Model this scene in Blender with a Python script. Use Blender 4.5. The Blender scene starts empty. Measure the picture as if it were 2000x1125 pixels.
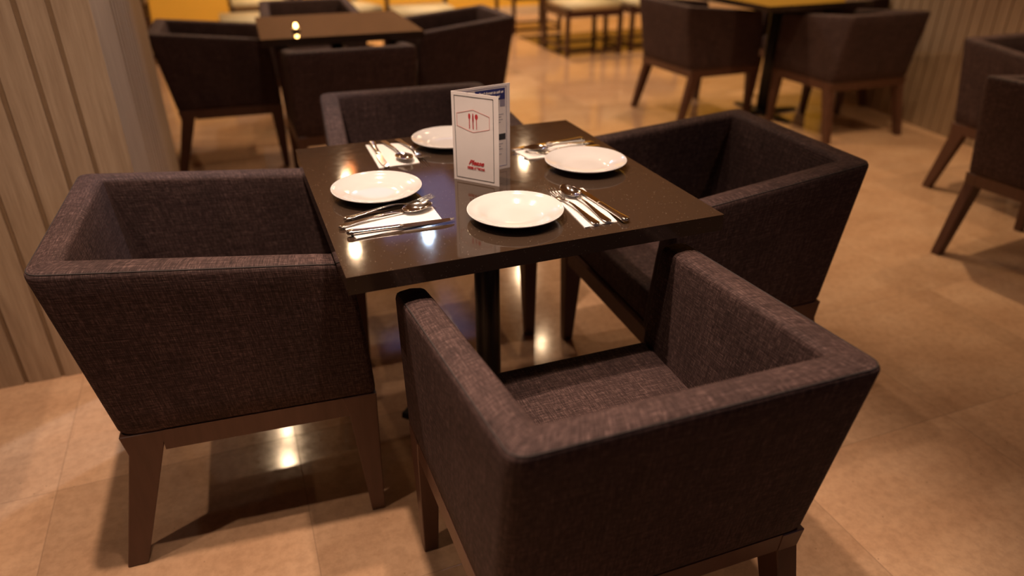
import bpy, bmesh, math, random
from mathutils import Vector, Matrix
PI = math.pi
C = bpy.context.scene.collection
scene = bpy.context.scene
random.seed(7)

# ------------------------------------------------------------------ camera
cam_d = bpy.data.cameras.new('camera')
cam = bpy.data.objects.new('camera', cam_d); C.objects.link(cam)
FPX, CX, CY, CZ, YAW, PIT, ROL = 1405.75, -.4975, -1.4664, 1.3058, .3663, .4963, -.0031
fwd = Vector((math.sin(YAW)*math.cos(PIT), math.cos(YAW)*math.cos(PIT), -math.sin(PIT)))
rgt = Vector((math.cos(YAW), -math.sin(YAW), 0)); upv = rgt.cross(fwd)
r2 = rgt*math.cos(ROL)+upv*math.sin(ROL); u2 = -rgt*math.sin(ROL)+upv*math.cos(ROL)
m = Matrix((r2, u2, -fwd)).transposed().to_4x4(); m.translation = Vector((CX, CY, CZ))
cam.matrix_world = m
cam_d.sensor_width = 36; cam_d.lens = FPX/2000*36
cam_d.clip_start = .05; cam_d.clip_end = 60
cam_d.dof.use_dof = True; cam_d.dof.focus_distance = 1.38; cam_d.dof.aperture_fstop = 1.7
scene.camera = cam

# ------------------------------------------------------------------ world, colour
w = bpy.data.worlds.new('world'); scene.world = w; w.use_nodes = True
w.node_tree.nodes['Background'].inputs[0].default_value = (.95, .76, .86, 1)
w.node_tree.nodes['Background'].inputs[1].default_value = .014
scene.view_settings.view_transform = 'Standard'; scene.view_settings.look = 'None'
scene.view_settings.gamma = 1; scene.view_settings.use_curve_mapping = False
scene.view_settings.exposure = 0.2

# ------------------------------------------------------------------ lights (ceiling downlights and added fills)
ZC = 3.0
WARM = (1.0, .68, .40)
NEUT = (1.0, .725, .545)
def spot(x, y, power, col=WARM, size=160, blend=1.0, rad=.035, z=2.93, tgt=None):
    l = bpy.data.lights.new('downlight_or_fill', 'SPOT'); l.energy = power; l.color = col
    l.spot_size = math.radians(size); l.spot_blend = blend; l.shadow_soft_size = rad
    o = bpy.data.objects.new('downlight_or_fill', l); C.objects.link(o); o.location = (x, y, z)
    if tgt:
        o.rotation_euler = (Vector(tgt)-Vector((x, y, z))).to_track_quat('-Z', 'Y').to_euler()
    return o
# x, y, watts, colour, beam angle
LIGHTS = [(-.68, -.14, 200, NEUT, 72), (-1.65, -.65, 66, NEUT, 84), (.26, .62, 34, NEUT, 84), (.0, -.56, 116, NEUT, 46), (1.6, -.6, 26, WARM, 100), (.275, 4.43, 46, WARM, 160),  # second to last entry is a fill added for the near right floor
          (-.60, 3.62, 38, WARM, 160), (-.57, 4.05, 34, WARM, 160), (2.15, 4.55, 24, WARM, 160), (2.30, 1.15, 125, (1.0, .70, .42), 66), (3.3, .60, 50, WARM, 80), (-.15, 1.25, 26, NEUT, 130),  # last entry is a fill added to brighten the rear armchairs
          (1.25, 2.75, 95, WARM, 110), (.5, 6.2, 90, WARM, 160), (2.6, 6.2, 150, WARM, 160), (2.9, 3.6, 110, (1.0, .70, .42), 110)]  # last entry is an added light that lifts the far floor
for x, y, p, c, sz in LIGHTS: spot(x, y, p, c, sz, 1.0 if sz > 150 else .7)
spot(.965, 4.51, 42, (.62, .80, 1.0), rad=.03)
spot(.10, 1.35, 80, (.55, .72, 1.0), size=44, blend=.8, tgt=(-.80, 1.05, .95))
spot(.60, 6.55, 14, (1.0, .25, .05), rad=.06)
for x in (-1.5, .6, 2.4, 4.2, 6.0, 7.8):
    spot(x, 6.4, 110, (1.0, .68, .36), size=120, tgt=(x, 7.6, .6))  # unseen washers added to brighten the yellow back wall
al = bpy.data.lights.new('blue_reflection_fill', 'AREA'); al.shape = 'RECTANGLE'; al.size = 1.0; al.size_y = 1.6; al.energy = 2.6; al.color = (.32, .42, 1.0)  # unseen blue area light, added for a soft blue reflection on the table
ao = bpy.data.objects.new('blue_reflection_fill', al); C.objects.link(ao); ao.location = (1.05, 5.2, 2.9)
spot(1.6, -3.2, 7, (.35, .5, 1.0), size=120, rad=.3, z=2.2, tgt=(.4, 0, .4))  # unseen blue source behind the viewer, tints the front armchair

# ------------------------------------------------------------------ node helpers
def new_mat(name):
    mt = bpy.data.materials.new(name); mt.use_nodes = True
    nt = mt.node_tree; return mt, nt, nt.nodes['Principled BSDF']
def N(nt, t, **kw):
    n = nt.nodes.new(t)
    for k, v in kw.items():
        if k.startswith('i_'): n.inputs[k[2:].replace('_', ' ')].default_value = v
        else: setattr(n, k, v)
    return n
def L(nt, a, b): nt.links.new(a, b)
def ramp(nt, fac, stops):
    r = N(nt, 'ShaderNodeValToRGB'); e = r.color_ramp.elements
    while len(e) < len(stops): e.new(.5)
    for el, (p, c) in zip(e, stops):
        el.position = p; el.color = c if len(c) == 4 else (*c, 1)
    L(nt, fac, r.inputs[0]); return r.outputs[0]
def mapping(nt, coord, scale):
    mp = N(nt, 'ShaderNodeMapping'); mp.inputs['Scale'].default_value = scale
    L(nt, coord, mp.inputs[0]); return mp.outputs[0]
def noise(nt, vec, scale, detail=3, rough=.5):
    n = N(nt, 'ShaderNodeTexNoise'); n.inputs['Scale'].default_value = scale
    n.inputs['Detail'].default_value = detail; n.inputs['Roughness'].default_value = rough
    L(nt, vec, n.inputs['Vector']); return n.outputs[0]
def math_n(nt, op, a, b=None):
    n = N(nt, 'ShaderNodeMath', operation=op)
    for i, v in enumerate((a, b)):
        if v is None: continue
        if isinstance(v, (int, float)): n.inputs[i].default_value = v
        else: L(nt, v, n.inputs[i])
    return n.outputs[0]
def mixc(nt, f, a, b, mode='MIX'):
    n = N(nt, 'ShaderNodeMix', data_type='RGBA', blend_type=mode)
    for i, v in ((0, f), (6, a), (7, b)):
        if isinstance(v, (int, float)): n.inputs[i].default_value = v
        elif isinstance(v, tuple): n.inputs[i].default_value = v if len(v) == 4 else (*v, 1)
        else: L(nt, v, n.inputs[i])
    return n.outputs[2]
def bump(nt, bs, h, strength, dist):
    b = N(nt, 'ShaderNodeBump'); b.inputs['Strength'].default_value = strength
    b.inputs['Distance'].default_value = dist; L(nt, h, b.inputs['Height']); L(nt, b.outputs[0], bs.inputs['Normal'])

# ------------------------------------------------------------------ materials
def mk_fabric():
    mt, nt, bs = new_mat('charcoal_slub_fabric')
    uv = N(nt, 'ShaderNodeTexCoord').outputs['UV']
    h = noise(nt, mapping(nt, uv, (60, 680, 1)), 1, 1.2, .5)
    v = noise(nt, mapping(nt, uv, (680, 60, 1)), 1, 1.2, .5)
    h2 = noise(nt, mapping(nt, uv, (9, 300, 1)), 1, 1, .5); v2 = noise(nt, mapping(nt, uv, (300, 9, 1)), 1, 1, .5)
    s = math_n(nt, 'ADD', math_n(nt, 'MULTIPLY', math_n(nt, 'ADD', h, v), .32), math_n(nt, 'MULTIPLY', math_n(nt, 'ADD', h2, v2), .18))
    col = ramp(nt, s, [(.33, (.009, .0045, .0045)), (.5, (.050, .0280, .0255)), (.67, (.180, .112, .102))])
    big = noise(nt, mapping(nt, uv, (9, 3, 1)), 1, 3)
    col = mixc(nt, 1.0, col, ramp(nt, big, [(.3, (.85,)*3), (.7, (1.12,)*3)]), 'MULTIPLY')
    L(nt, col, bs.inputs['Base Color'])
    bs.inputs['Roughness'].default_value = .75; bs.inputs['Specular IOR Level'].default_value = .22
    bs.inputs['Sheen Weight'].default_value = .0; bs.inputs['Sheen Roughness'].default_value = .3
    bs.inputs['Sheen Tint'].default_value = (.9, .68, .62, 1)
    bump(nt, bs, s, .5, .0015); return mt
def mk_wood():
    mt, nt, bs = new_mat('dark_walnut_wood')
    co = N(nt, 'ShaderNodeTexCoord').outputs['Object']
    n = noise(nt, mapping(nt, co, (30, 30, 4)), 2, 4, .5)
    L(nt, ramp(nt, n, [(.3, (.088, .036, .020)), (.7, (.115, .050, .030))]), bs.inputs['Base Color'])
    bs.inputs['Roughness'].default_value = .42; return mt
def mk_stone_top():
    mt, nt, bs = new_mat('black_quartz_top')
    co = N(nt, 'ShaderNodeTexCoord').outputs['Object']
    v = N(nt, 'ShaderNodeTexVoronoi'); v.inputs['Scale'].default_value = 420; L(nt, co, v.inputs['Vector'])
    sp = N(nt, 'ShaderNodeSeparateColor'); L(nt, v.outputs['Color'], sp.inputs[0])
    sel = math_n(nt, 'GREATER_THAN', sp.outputs[0], .96)
    near = math_n(nt, 'LESS_THAN', v.outputs['Distance'], .28)
    f = math_n(nt, 'MULTIPLY', sel, near)
    L(nt, mixc(nt, f, (.042, .026, .017), (.20, .16, .12)), bs.inputs['Base Color'])
    bs.inputs['Roughness'].default_value = .13
    n = noise(nt, co, 60, 2); L(nt, ramp(nt, n, [(.3, (.055,)*3), (.7, (.08,)*3)]), bs.inputs['Roughness'])
    bs.inputs['IOR'].default_value = 1.6; return mt
def mk_floor(dark=False):
    mt, nt, bs = new_mat('dark_glossy_floor' if dark else 'cream_marble_tiles')
    co = N(nt, 'ShaderNodeTexCoord').outputs['Object']
    sep = N(nt, 'ShaderNodeSeparateXYZ'); L(nt, co, sep.inputs[0])
    def cell(o, off):
        a = math_n(nt, 'DIVIDE', math_n(nt, 'SUBTRACT', o, off), .583)
        fr = math_n(nt, 'FRACT', a); fl = math_n(nt, 'FLOOR', a)
        d = math_n(nt, 'MINIMUM', fr, math_n(nt, 'SUBTRACT', 1.0, fr)); return d, fl
    dx, fx = cell(sep.outputs[0], -1.083+.583*-20); dy, fy = cell(sep.outputs[1], .203-.583*20)
    d = math_n(nt, 'MINIMUM', dx, dy)
    grout = N(nt, 'ShaderNodeMapRange'); L(nt, d, grout.inputs[0])
    grout.inputs[1].default_value = .0012; grout.inputs[2].default_value = .0032
    cmb = N(nt, 'ShaderNodeCombineXYZ'); L(nt, fx, cmb.inputs[0]); L(nt, fy, cmb.inputs[1])
    wn = N(nt, 'ShaderNodeTexWhiteNoise', noise_dimensions='3D'); L(nt, cmb.outputs[0], wn.inputs['Vector'])
    off = N(nt, 'ShaderNodeVectorMath', operation='MULTIPLY_ADD')
    L(nt, wn.outputs['Color'], off.inputs[0]); off.inputs[1].default_value = (9, 9, 9); L(nt, co, off.inputs[2])
    n1 = noise(nt, mapping(nt, off.outputs[0], (1, 1.9, 1)), 3.2, 6, .6); n2 = noise(nt, off.outputs[0], 45, 4, .7)
    c = ramp(nt, n1, [(.25, (.45, .262, .148)), (.50, (.53, .325, .190)), (.75, (.60, .39, .24))])
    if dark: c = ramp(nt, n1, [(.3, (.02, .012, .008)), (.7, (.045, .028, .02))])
    c = mixc(nt, .36, c, ramp(nt, n2, [(.35, (.55, .52, .5)), (.6, (1, 1, 1))]), 'MULTIPLY')
    tone = N(nt, 'ShaderNodeMapRange'); L(nt, wn.outputs['Value'], tone.inputs[0])
    tone.inputs[3].default_value = .86; tone.inputs[4].default_value = 1.1
    c = mixc(nt, 1.0, c, tone.outputs[0], 'MULTIPLY')
    vo = N(nt, 'ShaderNodeTexVoronoi'); vo.inputs['Scale'].default_value = 46; L(nt, co, vo.inputs['Vector'])
    vs = N(nt, 'ShaderNodeSeparateColor'); L(nt, vo.outputs['Color'], vs.inputs[0])
    pit = math_n(nt, 'MULTIPLY', math_n(nt, 'GREATER_THAN', vs.outputs[0], .8), math_n(nt, 'LESS_THAN', vo.outputs['Distance'], .09))
    c = mixc(nt, math_n(nt, 'MULTIPLY', pit, .6), c, (.2, .12, .07))
    c = mixc(nt, grout.outputs[0], mixc(nt, .45, c, (.22, .14, .09)), c)
    L(nt, c, bs.inputs['Base Color'])
    L(nt, ramp(nt, n2, [(.3, (.085,)*3), (.7, (.13,)*3)]), bs.inputs['Roughness']); bs.inputs['Specular IOR Level'].default_value = .36
    bump(nt, bs, grout.outputs[0], .25, .001); return mt
def mk_plank():
    mt, nt, bs = new_mat('greige_grained_boards')
    co = N(nt, 'ShaderNodeTexCoord').outputs['Object']
    n = noise(nt, mapping(nt, co, (30, 30, 1.6)), 2.2, 5, .62)
    n2 = noise(nt, mapping(nt, co, (160, 160, 7)), 1.5, 3, .6)
    c = ramp(nt, n, [(.25, (.33, .225, .140)), (.52, (.42, .300, .195)), (.75, (.49, .36, .24))])
    c = mixc(nt, .3, c, ramp(nt, n2, [(.35, (.62, .58, .55)), (.6, (1, 1, 1))]), 'MULTIPLY')
    L(nt, c, bs.inputs['Base Color']); bs.inputs['Roughness'].default_value = .6
    bump(nt, bs, n2, .3, .002); return mt
def simple(name, col, rough=.5, metal=0, spec=.5, var=.06, scale=30, coat=0):
    mt, nt, bs = new_mat(name)
    co = N(nt, 'ShaderNodeTexCoord').outputs['Object']
    n = noise(nt, co, scale, 3)
    a = tuple(c*(1-var) for c in col); b = tuple(min(1, c*(1+var)) for c in col)
    L(nt, ramp(nt, n, [(.3, a), (.7, b)]), bs.inputs['Base Color'])
    bs.inputs['Roughness'].default_value = rough; bs.inputs['Metallic'].default_value = metal
    bs.inputs['Specular IOR Level'].default_value = spec; bs.inputs['Coat Weight'].default_value = coat
    bs.inputs['Coat Roughness'].default_value = .05
    return mt
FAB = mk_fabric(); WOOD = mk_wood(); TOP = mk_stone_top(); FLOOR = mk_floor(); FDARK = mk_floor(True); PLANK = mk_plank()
PIPE = simple('dark_fabric_piping', (.03, .022, .021), .8)
GROOVE = simple('brown_groove_backing', (.22, .135, .07), .8)
PANEL = simple('brown_wall_panel', (.20, .115, .065), .5, scale=6)
BLACK = simple('black_powder_coated_steel', (.012, .011, .011), .38)
PORC = simple('white_porcelain', (.67, .65, .64), .12, coat=.6, var=.01)
STEEL = simple('polished_steel', (.72, .69, .65), .11, metal=1, var=.03)
PAPER = simple('white_paper_napkin', (.82, .79, .76), .9, var=.02, scale=200)
CARD = simple('white_menu_card', (.86, .79, .77), .45, var=.015)
RED = simple('red_ink', (.55, .03, .035), .5, var=.05)
PALERED = simple('pale_red_ink', (.62, .24, .22), .5, var=.05)
BLKINK = simple('black_ink', (.025, .025, .03), .5)
NAVY = simple('navy_ink', (.02, .025, .16), .5)
LILAC = simple('grey_lilac_ink', (.30, .27, .36), .5)
GREY = simple('grey_ink', (.33, .32, .36), .5)
YELLOW = simple('ochre_yellow_paint', (.72, .43, .055), .55, var=.03, scale=4)
BASEB = simple('cream_baseboard_paint', (.62, .50, .38), .5)
CEIL = simple('dim_ceiling_paint', (.34, .24, .16), .7, scale=3)
CREAM = simple('cream_vinyl_cushion', (.74, .62, .36), .5)
REDWOOD = simple('reddish_dark_wood', (.060, .022, .014), .35)
WAX = simple('white_wax', (.8, .74, .62), .5)
FLAME, _nt, _bs = new_mat('candle_flame')
_bs.inputs['Base Color'].default_value = (1, .5, .15, 1)
_bs.inputs['Emission Color'].default_value = (1.0, .50, .14, 1); _bs.inputs['Emission Strength'].default_value = 22

# ------------------------------------------------------------------ mesh helpers
def link_mesh(name, bm, mat, parent=None, smooth=False, label=None):
    me = bpy.data.meshes.new(name); bm.normal_update(); bm.to_mesh(me); bm.free()
    mats = mat if isinstance(mat, (list, tuple)) else [mat]
    for x in mats: me.materials.append(x)
    if smooth:
        for p in me.polygons: p.use_smooth = True
    o = bpy.data.objects.new(name, me); C.objects.link(o)
    if parent: o.parent = parent
    if label: o['label'] = label
    return o
def hexa(bm, p):
    """p: 4 bottom points then 4 top points, each ccw seen from above"""
    v = [bm.verts.new(q) for q in p]
    for f in ((3, 2, 1, 0), (4, 5, 6, 7), (0, 1, 5, 4), (1, 2, 6, 5), (2, 3, 7, 6), (3, 0, 4, 7)):
        bm.faces.new([v[i] for i in f])
    return v
def box(bm, x0, x1, y0, y1, z0, z1):
    return hexa(bm, [(x0, y0, z0), (x1, y0, z0), (x1, y1, z0), (x0, y1, z0), (x0, y0, z1), (x1, y0, z1), (x1, y1, z1), (x0, y1, z1)])
def bev(bm, wd, seg=2, ang=.5):
    es = [e for e in bm.edges if len(e.link_faces) == 2 and e.calc_face_angle(0) > ang]
    bmesh.ops.bevel(bm, geom=es, offset=wd, segments=seg, affect='EDGES', profile=.5, clamp_overlap=True)
def box_uv(bm):
    uv = bm.loops.layers.uv.verify(); bm.normal_update()
    for f in bm.faces:
        n = f.normal; a = [abs(c) for c in n]; k = a.index(max(a))
        for l in f.loops:
            c = l.vert.co
            l[uv].uv = ((c.x, c.y), (c.x, c.z), (c.y, c.z))[{2: 0, 1: 1, 0: 2}[k]]
def lathe(bm, prof, n=48, loc=(0, 0, 0)):
    rings = []
    for r, z in prof:
        if r < 1e-6: rings.append([bm.verts.new((loc[0], loc[1], loc[2]+z))])
        else: rings.append([bm.verts.new((loc[0]+r*math.cos(2*PI*i/n), loc[1]+r*math.sin(2*PI*i/n), loc[2]+z)) for i in range(n)])
    for a, b in zip(rings, rings[1:]):
        for i in range(n):
            j = (i+1) % n
            q = [a[i % len(a)], a[j % len(a)], b[j % len(b)], b[i % len(b)]]
            q2 = []
            for v in q:
                if v not in q2: q2.append(v)
            if len(q2) > 2: bm.faces.new(q2)
def loft(bm, rings, closed=True, caps=True):
    vs = [[bm.verts.new(p) for p in r] for r in rings]; n = len(vs[0])
    for a, b in zip(vs, vs[1:]):
        for i in range(n if closed else n-1):
            j = (i+1) % n; bm.faces.new((a[i], a[j], b[j], b[i]))
    if caps: bm.faces.new(list(reversed(vs[0]))); bm.faces.new(vs[-1])
    return vs
def thing(name, label, cat, loc=(0, 0, 0), rz=0, group=None):
    o = bpy.data.objects.new(name, None); C.objects.link(o); o.empty_display_size = .1
    o.location = loc; o.rotation_euler = (0, 0, rz); o['label'] = label; o['category'] = cat
    if group: o['group'] = group
    return o
def struct(o): o['kind'] = 'structure'; return o
def copy_tree(o, parent=None):
    c = o.copy(); C.objects.link(c); c.parent = parent
    for ch in o.children: copy_tree(ch, c)
    return c
def again(root, loc, rz, label, group=None):
    r = copy_tree(root); r.location = loc; r.rotation_euler = (0, 0, rz); r['label'] = label
    if group: r['group'] = group
    return r

# ------------------------------------------------------------------ room
bm = bmesh.new(); box(bm, -5, 9.5, -3.5, 8, -.08, 0); struct(link_mesh('floor', bm, FLOOR))
bm = bmesh.new(); box(bm, 2.46, 5.2, 4.9, 6.05, .0005, .003); struct(link_mesh('floor_patch', bm, FDARK))  # dark glossy patch of floor below the wooden chairs
bm = bmesh.new(); box(bm, -5, 9.5, -3.5, 8, ZC, ZC+.08); struct(link_mesh('ceiling', bm, CEIL))
bm = bmesh.new(); box(bm, -5, 9.5, 7.6, 7.75, 0, ZC); struct(link_mesh('wall_back', bm, YELLOW))
bm = bmesh.new(); box(bm, -5, 9.5, 7.575, 7.6, 0, .10); bev(bm, .006); struct(link_mesh('baseboard_back', bm, BASEB))
bm = bmesh.new(); box(bm, -5, 2.9, 7.56, 7.6, 1.05, ZC); bev(bm, .004); struct(link_mesh('trim_2', bm, PANEL))

def boarded_block(name, x0, x1, y0, y1, faces):
    """solid block clad in vertical boards; faces: list of (side, [(start, end)] boards along that side)"""
    bm = bmesh.new(); box(bm, x0+.008, x1-.008, y0+.007, y1-.008, 0, ZC)
    for f in bm.faces: f.material_index = 1
    for side, spans in faces:
        for a, b in spans:
            n0 = len(bm.faces)
            b2 = bmesh.new()
            if side == 'near': box(b2, a, b, y0, y0+.014, 0, ZC)
            if side == 'right': box(b2, x1-.014, x1, a, b, 0, ZC)
            if side == 'left': box(b2, x0, x0+.014, a, b, 0, ZC)
            bev(b2, .0035, 2)
            me = bpy.data.meshes.new('t'); b2.to_mesh(me); b2.free(); bm.from_mesh(me); bpy.data.meshes.remove(me)
    return struct(link_mesh(name, bm, [PLANK, GROOVE]))
near = []
x = -.897
for wdt in (.062, .074, .076, .086, .074, .083, .078, .09, .08, .075, .09, .08, .08, .09):
    near.append((x-wdt, x)); x -= wdt+.013
side = []
y = 1.112
while y < 1.60: side.append((y, y+.050)); y += .078
side.append((y, 2.20))
boarded_block('wall_left', x, -.80, .75, 2.20, [('near', near), ('right', side)])
bm = bmesh.new(); box(bm, -.885, -.799, .749, 1.10, 0, ZC-.001); bev(bm, .022, 5)
struct(link_mesh('trim_3', bm, PLANK))
sp = []; y = -3.4
while y < 2.85: sp.append((y, y+.076)); y += .085
wr = boarded_block('wall_right', 3.57, 3.95, -3.45, 2.90, [('left', sp)])
pv = Vector((3.57, 1.70, 0)); Rz = Matrix.Rotation(math.radians(-9), 4, 'Z')
wr.matrix_world = Matrix.Translation(pv) @ Rz @ Matrix.Translation(-pv)

# ------------------------------------------------------------------ armchair
ZB = .346; T = .0594
def shell_pt(poly_o, poly_i, k, wf):
    a, b = poly_o[k], poly_i[k]; return (a[0]+(b[0]-a[0])*wf, a[1]+(b[1]-a[1])*wf)
def fillet(P, r, n):
    """P = [front_left, back_left, back_right, front_right]; returns stations"""
    def seg(a, b, m): return [(a[0]+(b[0]-a[0])*i/m, a[1]+(b[1]-a[1])*i/m) for i in range(m)]
    def unit(a, b): d = math.hypot(b[0]-a[0], b[1]-a[1]); return ((b[0]-a[0])/d, (b[1]-a[1])/d)
    out = []
    def arc(c, p, q):
        d1 = unit(c, p); d2 = unit(c, q); s = (c[0]+d1[0]*r, c[1]+d1[1]*r); e = (c[0]+d2[0]*r, c[1]+d2[1]*r)
        res = []
        for i in range(n+1):
            t = i/n; mx = (1-t)**2; my = 2*t*(1-t); mz = t*t
            res.append((s[0]*mx+c[0]*my+e[0]*mz, s[1]*mx+c[1]*my+e[1]*mz))
        return res
    a1 = arc(P[1], P[0], P[2]); a2 = arc(P[2], P[1], P[3])
    out += seg(P[0], a1[0], 8) + a1[:-1] + seg(a1[-1], a2[0], 10) + a2 + [P[3]]
    # last arm subdivided
    last = seg(a2[-1], P[3], 8)[1:]
    out = out[:-1] + last + [P[3]]
    return out
NF = 6
def outline(h, inner):
    wf = .298+(.308-.298)*h; wb = .282+(.284-.282)*h; yb = -.495+(-.5626+.495)*h; yf = .0265*(1-h)+.004*math.sin(PI*h)
    if inner:
        wf -= T; wb -= T; yb += T
    P = [(-wf, yf), (-wb, yb), (wb, yb), (wf, yf)]
    return fillet(P, .006 if inner else .030, NF)
NS = len(outline(1, False))
ARM_END = 8+NF//2; BACK_END = NS-1-ARM_END
def ztop(y): return .675+(.729-.675)*max(0, min(1, -y/.5626))
R = .013
def section(k, inset=0, yoff=0):
    """ring of points (x, y, z) across the upholstered wall at station k"""
    o1 = outline(1, False)[k]; zt = ztop(o1[1])-inset
    pts = []
    def P(wd, z):
        h = (z-ZB)/(zt-ZB); h = max(0, min(1.0, h))
        oo = outline(h, False)[k]; ii = outline(h, True)[k]
        wd2 = inset+wd*(T-2*inset)/T; f = wd2/T
        bulge = 0.0
        x = oo[0]+(ii[0]-oo[0])*f; y = oo[1]+(ii[1]-oo[1])*f+yoff
        pts.append((x, y, z))
    zb0 = ZB+inset
    for h in (0, .03, .15, .3, .45, .6, .75, .88): P(0 if h > 0 else .004, zb0+(zt-R-zb0)*h)
    for a in (0, 25, 50, 75, 90):
        a = math.radians(a); P(R*(1-math.cos(a)), zt-R+R*math.sin(a))
    P(T/2, zt+.0022)
    for a in (90, 75, 50, 25, 0):
        a = math.radians(a); P(T-R*(1-math.cos(a)), zt-R+R*math.sin(a))
    for h in (.85, .6, .35, .1): P(T, .37+(zt-R-.37)*h)
    P(T, zb0)
    return pts
def shell_piece(name, k0, k1, parent, capstart, capend):
    rings = []
    if capstart:
        for a in (90, 60, 30): a = math.radians(a); rings.append(section(0, .012*(1-math.cos(a)), -.012+.012*math.sin(a)))
    for k in range(k0, k1+1):
        if capstart and k == 0: rings.append(section(0, 0, -.012)); continue
        if capend and k == NS-1: rings.append(section(NS-1, 0, -.012)); continue
        rings.append(section(k))
    if capend:
        for a in (30, 60, 90): a = math.radians(a); rings.append(section(NS-1, .012*(1-math.cos(a)), -.012+.012*math.sin(a)))
    bm = bmesh.new(); vs = loft(bm, rings, True, False)
    if capstart: bm.faces.new(list(reversed(vs[0])))
    if capend: bm.faces.new(vs[-1])
    uv = bm.loops.layers.uv.verify()
    us = [0]; 
    for a, b in zip(rings, rings[1:]): us.append(us[-1]+(Vector(b[10])-Vector(a[10])).length)
    ref = rings[len(rings)//2]; vv = [0]
    for a, b in zip(ref, ref[1:]): vv.append(vv[-1]+(Vector(b)-Vector(a)).length)
    idx = {}
    for i, r in enumerate(vs):
        for j, v in enumerate(r): idx[v] = (us[i]+k0*.37, vv[j])
    for f in bm.faces:
        for l in f.loops: l[uv].uv = idx[l.vert]
    return link_mesh(name, bm, FAB, parent, True)
def leg_mesh(s, back):
    bm = bmesh.new()
    if back:
        ys = [(-.4945, -.405), (-.486, -.420), (-.556, -.514)]; xo = [(.282, .235), (.283, .240), (.290, .256)]
    else:
        ys = [(-.048, .0262), (-.037, .0245), (-.014, .017)]; xo = [(.2975, .250), (.297, .252), (.294, .262)]
    zs = [.3455, .297, 0]
    rings = []
    for (y0, y1), (a, b), z in zip(ys, xo, zs):
        y0, y1 = min(y0, y1), max(y0, y1)
        x0, x1 = sorted((s*a, s*b))
        rings.append([(x0, y0, z), (x1, y0, z), (x1, y1, z), (x0, y1, z)])
    rings.reverse(); loft(bm, rings)
    bmesh.ops.recalc_face_normals(bm, faces=bm.faces); bev(bm, .0018, 1, .6)
    return bm
def make_armchair(label, group):
    t = thing('armchair', label, 'armchair', group=group)
    shell_piece('armrest', 0, ARM_END, t, True, False)
    shell_piece('backrest', ARM_END, BACK_END, t, False, False)
    shell_piece('armrest', BACK_END, NS-1, t, False, True)
    # seat cushion
    bm = bmesh.new()
    hexa(bm, [(-.236, -.432, ZB+.001), (.236, -.432, ZB+.001), (.2385, .012, ZB+.001), (-.2385, .012, ZB+.001),
              (-.240, -.455, .440), (.240, -.455, .440), (.243, .010, .440), (-.243, .010, .440)])
    bmesh.ops.subdivide_edges(bm, edges=bm.edges[:], cuts=1, use_grid_fill=True)
    for v in bm.verts:
        if v.co.z > .43 and abs(v.co.x) < .2 and -.4 < v.co.y < -.05: v.co.z += .008
    bev(bm, .014, 3, .9); box_uv(bm)
    link_mesh('seat', bm, FAB, t, True)
    # piping round the outer top edge
    bm = bmesh.new(); rings = []
    for k in range(0, NS):
        o = outline(.985, False)[k]; i = outline(.985, True)[k]; zt = ztop(o[1])
        f = .0045/T; c = Vector((o[0]+(i[0]-o[0])*f, o[1]+(i[1]-o[1])*f, zt-.0032))
        p = outline(.985, False)[max(0, k-1)]; q = outline(.985, False)[min(NS-1, k+1)]
        if k in (0, NS-1): c.y -= .011
        d = Vector((q[0]-p[0], q[1]-p[1], 0)).normalized(); nrm = Vector((-d.y, d.x, 0))
        rings.append([tuple(c+nrm*(.0013*math.cos(a))+Vector((0, 0, .0013*math.sin(a)))) for a in (i2*PI/3 for i2 in range(6))])
    loft(bm, rings); link_mesh('piping', bm, PIPE, t, True)
    # frame rails
    bm = bmesh.new(); z0, z1 = .297, .3455; th = .026
    for s in (-1, 1):
        def X(y, off): return s*(.2960+(.2815-.2960)*(-y/.495)-off)
        p = [(X(-.415, 0), -.415), (X(-.415, th), -.415), (X(-.03, th), -.03), (X(-.03, 0), -.03)]
        if s > 0: p = [p[1], p[0], p[3], p[2]]
        hexa(bm, [(*q, z0) for q in p]+[(*q, z1) for q in p])
    box(bm, -.255, .255, -.004, .022, z0, z1)
    hexa(bm, [(-.245, -.4845, z0), (.245, -.4845, z0), (.245, -.458, z0), (-.245, -.458, z0),
              (-.245, -.493, z1), (.245, -.493, z1), (.245, -.466, z1), (-.245, -.466, z1)])
    bmesh.ops.recalc_face_normals(bm, faces=bm.faces)
    link_mesh('seat_frame', bm, WOOD, t)
    for s in (-1, 1):
        for b in (0, 1): link_mesh('leg', leg_mesh(s, b), WOOD, t)
    return t
G1 = 'charcoal armchairs around the laid table'
P_ = {'A': (-.3296, .1424, -1.6134), 'B': (.0229, -.3115, -.0177), 'C': (.4031, .1129, 1.5389), 'D': (.0277, .4819, 3.0891),
      'E': (-.2779, 2.8596, -1.5967), 'F': (.0355, 2.3721, -.0234), 'G': (.4871, 2.7623, 1.5761),
      'H': (.03, 3.20, 3.12), 'I': (2.6982, 2.757, -1.5267), 'J': (3.0671, 2.3287, -.0193), 'N': (3.13, 2.69, 1.5708),
      'K': (3.018, .497, 3.152), 'L': (2.678, .19, -1.50), 'P': (-1.845, .27, 1.5708)}
arm = make_armchair('charcoal fabric armchair left of the laid table, nearest the boarded column', G1)
def pose(o, k): o.location = (P_[k][0], P_[k][1], 0); o.rotation_euler = (0, 0, P_[k][2])
pose(arm, 'A')
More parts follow.
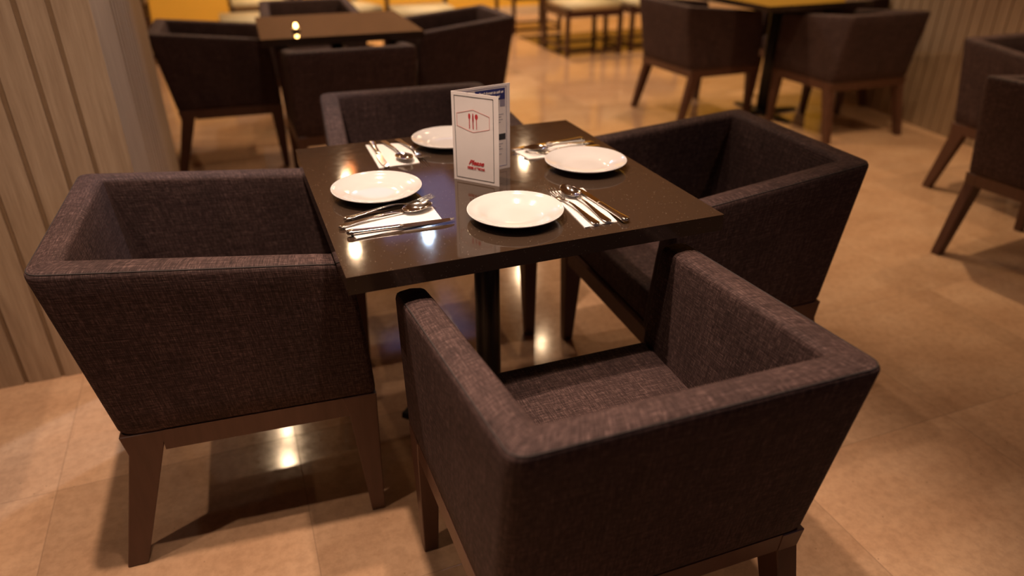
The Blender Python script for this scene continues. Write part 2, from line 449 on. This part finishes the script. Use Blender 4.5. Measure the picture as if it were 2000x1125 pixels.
for k, lab, g in (
    ('B', 'charcoal fabric armchair in the foreground, its back to the viewer, seat in view', G1),
    ('C', 'charcoal fabric armchair on the right side of the laid table', G1),
    ('D', 'charcoal fabric armchair behind the laid table, facing the viewer, behind the menu', G1),
    ('E', 'charcoal armchair on the left side of the bare table behind, beside the column edge', 'armchairs around the bare rear table'),
    ('F', 'charcoal armchair with its back to us at the bare rear table', 'armchairs around the bare rear table'),
    ('G', 'charcoal armchair on the right side of the bare rear table', 'armchairs around the bare rear table'),
    ('H', 'charcoal armchair on the far side of the bare rear table, cut by the top edge', 'armchairs around the bare rear table'),
    ('I', 'charcoal armchair on the left side of the upper right table', 'armchairs at the upper right table'),
    ('J', 'charcoal armchair with its back to us at the upper right table, by the ribbed wall', 'armchairs at the upper right table'),
    ('N', 'charcoal armchair mostly hidden at the right side of the upper right table, against boards', 'armchairs at the upper right table'),
    ('K', 'charcoal armchair at the right edge, the farther of the two cut by the frame', 'armchairs cut by the right edge'),
    ('L', 'charcoal armchair at the right edge, the nearer of the two cut by the frame', 'armchairs cut by the right edge'),
    ('P', 'charcoal armchair beyond the left edge, only its leg tip and shadow in view', 'armchair beyond the left edge')):
    o = again(arm, (0, 0, 0), 0, lab, g); pose(o, k)

# ------------------------------------------------------------------ tables
ZT = .75; TH = .0336
def make_table(label, loc, rz=0, hs=.375, foot=PI/4, pr=.031):
    t = thing('dining_table', label, 'table', loc, rz, 'square dark stone tables')
    bm = bmesh.new(); box(bm, -hs, hs, -hs, hs, ZT-TH, ZT); bev(bm, .002, 2)
    link_mesh('tabletop', bm, TOP, t)
    bm = bmesh.new(); lathe(bm, [(0, .02), (pr, .02), (pr, ZT-TH-.008), (0, ZT-TH-.008)], 32)
    bmesh.ops.recalc_face_normals(bm, faces=bm.faces); bev(bm, .001, 1, .8)
    o = link_mesh('pole', bm, BLACK, t, True)
    bm = bmesh.new(); box(bm, -.14, .14, -.14, .14, ZT-TH-.008, ZT-TH-.0002); bev(bm, .002, 1); link_mesh('mounting_plate', bm, BLACK, t)
    bm = bmesh.new()
    lathe(bm, [(0, 0), (pr+.019, 0), (pr+.019, .022), (pr+.005, .03), (0, .03)], 32)
    for i in range(4):
        a = i*PI/2+foot; c, s = math.cos(a), math.sin(a)
        pts = []
        for (r, hw, z0, z1) in ((.02, .028, .0, .028), (.16, .026, .0, .022), (.27*(hs/.375)**.7, .024, .0, .014)):
            pts.append([(r*c+hw*s, r*s-hw*c, z0), (r*c+hw*s*.8, r*s-hw*c*.8, z1), (r*c-hw*s*.8, r*s+hw*c*.8, z1), (r*c-hw*s, r*s+hw*c, z0)])
        loft(bm, pts)
    bmesh.ops.recalc_face_normals(bm, faces=bm.faces)
    link_mesh('cross_foot', bm, BLACK, t)
    return t
tb = make_table('square black stone table laid with four plates and a menu', (0, 0, 0))
again(tb, (.045, 2.445, 0), -.03, 'square dark table at the rear left with only a candle on it')
make_table('square dark table at the top right reflecting the yellow wall', (2.88, 2.53, 0), 0, .39, 0, .042)

# ------------------------------------------------------------------ plates
def make_plate(label, x, y):
    t = thing('dinner_plate', label, 'plate', (x, y, ZT), 0, 'white plates on the laid table')
    pr = [(0, .0035), (.030, .0035), (.052, .0042), (.060, .0070), (.066, .0105), (.080, .0150), (.0925, .0188), (.0945, .0205),
          (.0958, .0202), (.0955, .0182), (.082, .0118), (.066, .0065), (.058, .0022), (.052, .0002), (.046, .0002), (.044, .0018), (0, .0018)]
    bm = bmesh.new(); lathe(bm, pr, 96); bmesh.ops.recalc_face_normals(bm, faces=bm.faces)
    link_mesh('plate_body', bm, PORC, t, True)
    return t
pl = make_plate('white round plate at the left place, beside the front left cutlery', -.247, -.012)
for x, y, lab in ((-.018, -.236, 'white round plate at the near place, nearest the viewer'),
                  (.246, -.012, 'white round plate at the right place, behind the fork and spoon'),
                  (.000, .278, 'white round plate at the far place, partly behind the menu')):
    again(pl, (x, y, ZT), 0, lab)

# ------------------------------------------------------------------ napkins and cutlery
def make_napkin(label, corners, seed):
    rnd = random.Random(seed)
    o = thing('paper_napkin', label, 'napkin', (0, 0, ZT), 0, 'white napkins under the cutlery')
    cx = sum(c[0] for c in corners)/4; cy = sum(c[1] for c in corners)/4; o.location = (cx, cy, ZT)
    q = [(c[0]-cx, c[1]-cy) for c in corners]
    bm = bmesh.new()
    for lay in range(2):
        z0 = .0002+lay*.0011; n = 10; ins = .0006*lay
        def P(u, v, z):
            a = [(q[0][i]*(1-u)+q[1][i]*u) for i in (0, 1)]; b = [(q[3][i]*(1-u)+q[2][i]*u) for i in (0, 1)]
            wob = .0008*math.sin(9*u+seed+lay*2)*(1 if v < .5 else -1)*(abs(v-.5)*2)
            return (a[0]*(1-v)+b[0]*v, a[1]*(1-v)+b[1]*v+wob, z)
        top = [[None]*(n+1) for _ in range(n+1)]; bot = [[None]*(n+1) for _ in range(n+1)]
        for i in range(n+1):
            for j in range(n+1):
                u, v = i/n, j/n; u2 = ins*4+u*(1-ins*8); v2 = ins*4+v*(1-ins*8)
                lift = .0004*math.sin(6*u+seed)*math.sin(5*v)
                top[i][j] = bm.verts.new(P(u2, v2, z0+.0009+abs(lift)*lay)); bot[i][j] = bm.verts.new(P(u2, v2, z0))
        for i in range(n):
            for j in range(n):
                bm.faces.new((top[i][j], top[i+1][j], top[i+1][j+1], top[i][j+1]))
                bm.faces.new((bot[i][j+1], bot[i+1][j+1], bot[i+1][j], bot[i][j]))
        rim = [(i, 0) for i in range(n)]+[(n, j) for j in range(n)]+[(i, n) for i in range(n, 0, -1)]+[(0, j) for j in range(n, 0, -1)]
        for a, b in zip(rim, rim[1:]+rim[:1]):
            bm.faces.new((bot[a[0]][a[1]], bot[b[0]][b[1]], top[b[0]][b[1]], top[a[0]][a[1]]))
    bmesh.ops.recalc_face_normals(bm, faces=bm.faces)
    link_mesh('napkin_fold', bm, PAPER, o)
    return o
make_napkin('white folded napkin under the front left cutlery, by the table corner', [(-.330, -.228), (-.157, -.203), (-.157, -.127), (-.347, -.155)], 1)
make_napkin('white folded napkin under the cutlery right of the near plate', [(.086, -.335), (.158, -.331), (.176, -.142), (.100, -.137)], 2)
make_napkin('white folded napkin behind the right plate, partly covered by it', [(.142, .084), (.300, .088), (.336, .178), (.130, .172)], 3)
make_napkin('white folded napkin under the cutlery left of the far plate', [(-.209, .152), (-.110, .156), (-.103, .321), (-.204, .341)], 4)

def strip(bm, prof, n=10):
    """prof: (x, halfwidth, z, halfthick) superellipse sections along +x"""
    rings = []
    for x, hw, z, ht in prof:
        rings.append([(x, hw*math.copysign(abs(math.cos(a))**.75, math.cos(a)), z+ht*math.copysign(abs(math.sin(a))**.75, math.sin(a))) for a in (2*PI*i/n for i in range(n))])
    loft(bm, rings); bmesh.ops.recalc_face_normals(bm, faces=bm.faces)
HANDLE = [(0, .002, .0018, .0008), (.002, .0070, .0020, .0016), (.006, .0092, .0022, .0018), (.020, .0086, .0028, .0014), (.045, .0062, .0045, .0012),
          (.070, .0044, .0068, .0012), (.095, .0030, .0085, .0013), (.112, .0027, .0080, .0014), (.126, .0030, .0055, .0013), (.136, .0040, .0034, .0010)]
def make_fork(label):
    t = thing('table_fork', label, 'fork', group='forks on the laid table')
    bm = bmesh.new(); strip(bm, HANDLE, 12); link_mesh('handle', bm, STEEL, t, True)
    bm = bmesh.new()
    strip(bm, [(.134, .0040, .0036, .0009), (.142, .0090, .0024, .0009), (.150, .0118, .0020, .0009), (.158, .0122, .0026, .0009)], 12)
    for i in range(4):
        yy = -.0099+i*.0066
        b2 = bmesh.new(); strip(b2, [(.156, .0023, .0025, .0008), (.172, .0019, .0048, .0008), (.188, .0014, .0080, .0007), (.197, .0005, .0102, .0004)], 8)
        bmesh.ops.translate(b2, verts=b2.verts[:], vec=(0, yy, 0))
        me = bpy.data.meshes.new('t'); b2.to_mesh(me); b2.free(); bm.from_mesh(me); bpy.data.meshes.remove(me)
    link_mesh('tines', bm, STEEL, t, True); return t
def make_spoon(label):
    t = thing('table_spoon', label, 'spoon', group='spoons on the laid table')
    bm = bmesh.new(); strip(bm, HANDLE, 12); link_mesh('handle', bm, STEEL, t, True)
    bm = bmesh.new(); n = 28; rings = []
    L0, L1 = .133, .198
    def bowl(off):
        out = []
        for rr in (1.0, .92, .8, .6, .4, .2, 0):
            ring = []
            for i in range(n):
                a = 2*PI*i/n; cx = (L0+L1)/2; hl = (L1-L0)/2; ex = cx+rr*hl*math.cos(a)
                taper = 1-.14*math.cos(a)*-1*-1
                ey = rr*.0205*math.sin(a)*taper
                z = .0105-.0090*(1-rr**2)-off + .0018*math.cos(a)*rr
                ring.append((ex, ey, max(z, .0006 if off else .0012)))
            out.append(ring)
        return out
    top = bowl(0); bot = bowl(.0011)
    tv = [[bm.verts.new(p) for p in r] for r in top[:-1]]+[[bm.verts.new(top[-1][0])]]
    bv = [[bm.verts.new(p) for p in r] for r in bot[:-1]]+[[bm.verts.new(bot[-1][0])]]
    for V in (tv, bv):
        for a, b in zip(V, V[1:]):
            for i in range(n):
                j = (i+1) % n
                if len(b) == 1: bm.faces.new((a[i], a[j], b[0]))
                else: bm.faces.new((a[i], a[j], b[j], b[i]))
    for i in range(n):
        j = (i+1) % n; bm.faces.new((tv[0][i], tv[0][j], bv[0][j], bv[0][i]))
    bmesh.ops.recalc_face_normals(bm, faces=bm.faces)
    link_mesh('bowl', bm, STEEL, t, True); return t
def make_knife(label):
    t = thing('table_knife', label, 'knife', group='knives on the laid table')
    bm = bmesh.new()
    strip(bm, [(0, .0030, .0045, .0020), (.002, .0076, .0045, .0038), (.007, .0092, .0045, .0044), (.013, .0088, .0045, .0042), (.030, .0075, .0042, .0036),
               (.060, .0062, .0040, .0033), (.090, .0058, .0040, .0030), (.098, .0064, .0040, .0034), (.102, .0060, .0040, .0030), (.108, .0050, .0040, .0018)], 14)
    link_mesh('handle', bm, STEEL, t, True)
    bm = bmesh.new()
    pr = [(.104, -.0052, .0052), (.112, -.0080, .0056), (.130, -.0092, .0058), (.165, -.0094, .0060), (.185, -.0080, .0062), (.200, -.0040, .0060), (.2085, .0020, .0052)]
    rings = [[(x, a, .0036), (x, b, .0027), (x, b, .0051), (x, a, .0040)] for x, a, b in pr]
    loft(bm, rings); bmesh.ops.recalc_face_normals(bm, faces=bm.faces); bev(bm, .0003, 1, .9)
    link_mesh('blade', bm, STEEL, t); return t
ZN = ZT+.0030
protos = {}
def put(kind, label, a, b, zoff=0, roll=0):
    """a: handle end, b: head end"""
    mk = {'fork': make_fork, 'spoon': make_spoon, 'knife': make_knife}[kind]
    if kind not in protos: o = protos[kind] = mk(label)
    else: o = again(protos[kind], (0, 0, 0), 0, label)
    o.location = (a[0], a[1], ZN+zoff); o.rotation_euler = (roll, 0, math.atan2(b[1]-a[1], b[0]-a[0]))
    return o
put('knife', 'steel knife nearest the front left table corner, on its napkin', (-.345, -.206), (-.136, -.216))
put('spoon', 'steel spoon between fork and knife at the front left place', (-.354, -.168), (-.162, -.134))
put('fork', 'steel fork beside the left plate, head tipped up beyond the spoon', (-.338, -.130), (-.146, -.092))
put('fork', 'steel fork touching the near plate, left of the near spoon', (.112, -.336), (.096, -.118))
put('spoon', 'steel spoon in the middle of the near right napkin', (.138, -.334), (.131, -.130))
put('knife', 'steel knife rightmost on the near right napkin', (.172, -.345), (.156, -.140))
put('knife', 'steel knife farthest back behind the right plate, its blade reaching towards the menu', (.330, .172), (.128, .158))
put('spoon', 'steel spoon behind the right plate, between knife and fork', (.345, .142), (.150, .132))
put('fork', 'steel fork hard behind the rim of the right plate', (.345, .108), (.150, .108))
put('knife', 'steel knife leftmost on the far left napkin', (-.188, .346), (-.192, .150))
put('spoon', 'steel spoon in the middle of the far left napkin', (-.157, .350), (-.136, .158))
put('fork', 'steel fork rightmost on the far left napkin, beside the far plate', (-.120, .353), (-.094, .165))

# ------------------------------------------------------------------ menu
S = Vector((-.064, .023, 0)); F1 = Vector((.012, -.063, 0)); F2 = Vector((.080, .050, 0)); HM = .196
menu = thing('folded_menu', 'white folded menu card with red cutlery emblem standing upright on the laid table', 'menu', (S.x, S.y, ZT))
def leaf(name, end, lab):
    d = (end-S); Lw = d.length; e = bpy.data.objects.new(name, None)
    bm = bmesh.new(); box(bm, 0, Lw, -.0006, .0006, .0003, HM); bev(bm, .0002, 1)
    o = link_mesh(name, bm, CARD, menu, label=lab); o.rotation_euler = (0, 0, math.atan2(d.y, d.x)); return o, Lw
fc, W1 = leaf('front_cover', F1, 'cream cover with a red emblem and lettering')
bc, W2 = leaf('back_leaf', F2, 'inner page with a navy banner and grey lines')
YF = -.0007-.0001   # print side plane (local -y)
def flat(name, polys, mat, parent, y=YF, lab=None):
    bm = bmesh.new()
    for poly in polys:
        a = [bm.verts.new((p[0], y-.0002, p[1])) for p in poly]; b = [bm.verts.new((p[0], y+.0002, p[1])) for p in poly]
        bm.faces.new(a); bm.faces.new(list(reversed(b)))
        for i in range(len(poly)):
            j = (i+1) % len(poly); bm.faces.new((a[j], a[i], b[i], b[j]))
    bmesh.ops.recalc_face_normals(bm, faces=bm.faces)
    return link_mesh(name, bm, mat, parent, label=lab)
def line(p, q, wd):
    d = Vector((q[0]-p[0], q[1]-p[1])).normalized()*wd/2; n = Vector((-d.y, d.x))
    return [(p[0]-d.x+n.x, p[1]-d.y+n.y), (p[0]-d.x-n.x, p[1]-d.y-n.y), (q[0]+d.x-n.x, q[1]+d.y-n.y), (q[0]+d.x+n.x, q[1]+d.y+n.y)]
def loop_lines(P, wd): return [line(a, b, wd) for a, b in zip(P, P[1:]+P[:1])]
def ell(cx, cz, a, b, n=16): return [(cx+a*math.cos(2*PI*i/n), cz+b*math.sin(2*PI*i/n)) for i in range(n)]
def rect(x0, x1, z0, z1): return [(x0, z0), (x1, z0), (x1, z1), (x0, z1)]
m_ = .0075
flat('border_line', loop_lines(rect(m_, W1-.0125, m_, HM-m_), .0009), BLKINK, fc)
hx = W1*.46; hz = HM*.70; hw = .040; hh = .0245
flat('emblem_frame', loop_lines([(hx-hw, hz+hh*.55), (hx, hz+hh), (hx+hw, hz+hh*.55), (hx+hw, hz-hh*.55), (hx, hz-hh), (hx-hw, hz-hh*.55)], .0009), PALERED, fc)
flat('fork_icon', [rect(hx-.0098, hx-.0080, hz-.017, hz+.006), ell(hx-.0089, hz+.0095, .0026, .0065)], RED, fc)
flat('knife_icon', [rect(hx-.0010, hx+.0010, hz-.017, hz+.015), ell(hx, hz+.006, .0017, .011)], RED, fc)
flat('spoon_icon', [rect(hx+.0078, hx+.0092, hz-.017, hz+.006), ell(hx+.0085, hz+.010, .0036, .0060)], RED, fc)
def text(name, s, parent, x, z, size, mat, shear=0, y=None, sx=1, align='CENTER', bold=.0):
    c = bpy.data.curves.new(name, 'FONT'); c.body = s; c.size = size; c.shear = shear; c.align_x = align; c.extrude = .00015; c.offset = bold
    c.materials.append(mat); o = bpy.data.objects.new(name, c); C.objects.link(o); o.parent = parent
    me = bpy.data.meshes.new_from_object(o); bpy.data.objects.remove(o); bpy.data.curves.remove(c)
    o = bpy.data.objects.new(name, me); C.objects.link(o); o.parent = parent
    o.location = (x, (YF if y is None else y)-.0002, z); o.rotation_euler = (PI/2, 0, 0); o.scale = (sx, 1, 1)
    return o
text('lettering', 'Please', fc, W1*.50, .0405, .0150, RED, .5, bold=.0004)
text('lettering', 'ORDER AT THE BAR', fc, W1*.50, .0300, .0078, RED, sx=.62, bold=.0003)
# inner page of the back leaf
flat('border_line', loop_lines(rect(.006, W2-.0095, .008, HM-.006), .0006), NAVY, bc)
flat('banner', [[(.057, HM-.009), (W2-.013, HM-.009), (W2-.013, HM-.034), (.057, HM-.034), (.062, HM-.0215)]], NAVY, bc)
flat('sub_banner', [rect(W2-.026, W2-.013, HM-.050, HM-.0345)], LILAC, bc)
flat('crest', [ell(.036, HM-.022, .012, .011, 24)], NAVY, bc)
flat('crest_centre', [ell(.0385, HM-.024, .008, .007, 24)], CARD, bc, y=YF-.0003)
flat('heading_bar', [rect(W2-.040, W2-.012, .070, .084)], BLKINK, bc)
text('banner_text', "Don't forget to ask us", bc, (.060+W2-.012)/2, HM-.0195, .0088, CARD, .35, y=YF-.0003, sx=.8, bold=.0002)
text('banner_text', 'all about Meals!', bc, (.060+W2-.012)/2, HM-.0300, .0088, CARD, .35, y=YF-.0003, sx=.8, bold=.0002)
text('sub_heading', 'All day', bc, W2-.040, HM-.046, .0075, RED, .3)
def gl(zs): return [rect(W2-.045, W2-.045+l, z, z+.0016) for z, l in zs]
flat('text_lines', gl([(.128, .028), (.122, .022), (.116, .026), (.110, .02), (.060, .026), (.054, .02), (.048, .025), (.102, .012), (.036, .022)]), GREY, bc)

# ------------------------------------------------------------------ tealight on the rear table
t = thing('tealight_candle', 'small lit tealight glowing on the bare rear table', 'candle', (-.163, 2.275, ZT))
bm = bmesh.new(); lathe(bm, [(0, .0003), (.019, .0003), (.0192, .015), (.0186, .015), (.0184, .0135), (0, .0135)], 32); bmesh.ops.recalc_face_normals(bm, faces=bm.faces)
link_mesh('cup', bm, STEEL, t, True)
bm = bmesh.new(); lathe(bm, [(0, .0136), (.0182, .0136), (.017, .0145), (0, .0142)], 32); link_mesh('wax', bm, WAX, t, True)
bm = bmesh.new(); lathe(bm, [(0, .0143), (.006, .016), (.0088, .022), (.0080, .029), (.004, .035), (0, .037)], 16); bmesh.ops.recalc_face_normals(bm, faces=bm.faces)
link_mesh('flame', bm, FLAME, t, True)

# ------------------------------------------------------------------ wooden chairs in the far background
def make_wood_chair(label):
    t = thing('wooden_chair', label, 'chair', group='dark wooden chairs with cream cushions by the yellow wall')
    W_, D_ = .27, .26
    for sx in (-1, 1):
        for sy in (-1, 1):
            bm = bmesh.new(); top = .90 if sy < 0 else .42
            ly = .05 if sy < 0 else 0
            hexa(bm, [(sx*W_-.018, sy*D_-.018, 0), (sx*W_+.018, sy*D_-.018, 0), (sx*W_+.018, sy*D_+.018, 0), (sx*W_-.018, sy*D_+.018, 0),
                      (sx*W_-.018, sy*D_-.018-ly, top), (sx*W_+.018, sy*D_-.018-ly, top), (sx*W_+.018, sy*D_+.018-ly, top), (sx*W_-.018, sy*D_+.018-ly, top)])
            bev(bm, .003, 1); link_mesh('leg', bm, REDWOOD, t)
    bm = bmesh.new()
    for sx in (-1, 1): box(bm, sx*W_-.011, sx*W_+.011, -D_+.015, D_-.015, .345, .40)
    for sy in (-1, 1): box(bm, -W_+.015, W_-.015, sy*D_-.011, sy*D_+.011, .345, .40)
    link_mesh('seat_rail', bm, REDWOOD, t)
    bm = bmesh.new()
    for sx in (-1, 1): box(bm, sx*W_-.009, sx*W_+.009, -D_+.015, D_-.015, .06, .085)
    for sy in (-1, 1): box(bm, -W_+.015, W_-.015, sy*D_-.009, sy*D_+.009, .03, .055)
    link_mesh('stretcher', bm, REDWOOD, t)
    bm = bmesh.new(); box(bm, -W_+.01, W_-.01, -D_+.02, D_+.01, .401, .462); bev(bm, .018, 3); link_mesh('seat_cushion', bm, CREAM, t, True)
    bm = bmesh.new(); hexa(bm, [(-W_+.02, -D_-.055, .56), (W_-.02, -D_-.055, .56), (W_-.02, -D_-.010, .56), (-W_+.02, -D_-.010, .56),
                                (-W_+.02, -D_-.075, .84), (W_-.02, -D_-.075, .84), (W_-.02, -D_-.030, .84), (-W_+.02, -D_-.030, .84)])
    bev(bm, .014, 3); link_mesh('back_cushion', bm, CREAM, t, True)
    return t
wc = make_wood_chair('dark wooden chair with a cream seat at top centre, on the dark floor patch')
wc.location = (2.74, 5.08, 0); wc.rotation_euler = (0, 0, PI)
for x, y, a, lab in ((1.20, 5.15, PI*.98, 'dark wooden chair with a cream seat behind the right armchair of the rear table'),
                     (.56, 5.55, PI*1.1, 'dark wooden chair turned slightly, past the far corner of the bare table'),
                     (-.22, 5.15, PI*.5, 'dark wooden chair with cream seat just behind the left end of the rear table'),
                     (-.10, 6.35, PI, 'dark wooden chair with a cream back nearest the yellow wall at upper left'),
                     (3.42, 5.10, PI, 'dark wooden chair mostly hidden behind the upper right left-hand armchair, beside the dark patch chair'),
                     (2.74, 6.45, PI, 'dark wooden chair at top centre, farther back beyond the dark floor patch'),
                     (-1.35, 5.6, PI*.5, 'dark wooden chair at the top left beside the column edge')):
    again(wc, (x, y, 0), a, lab)
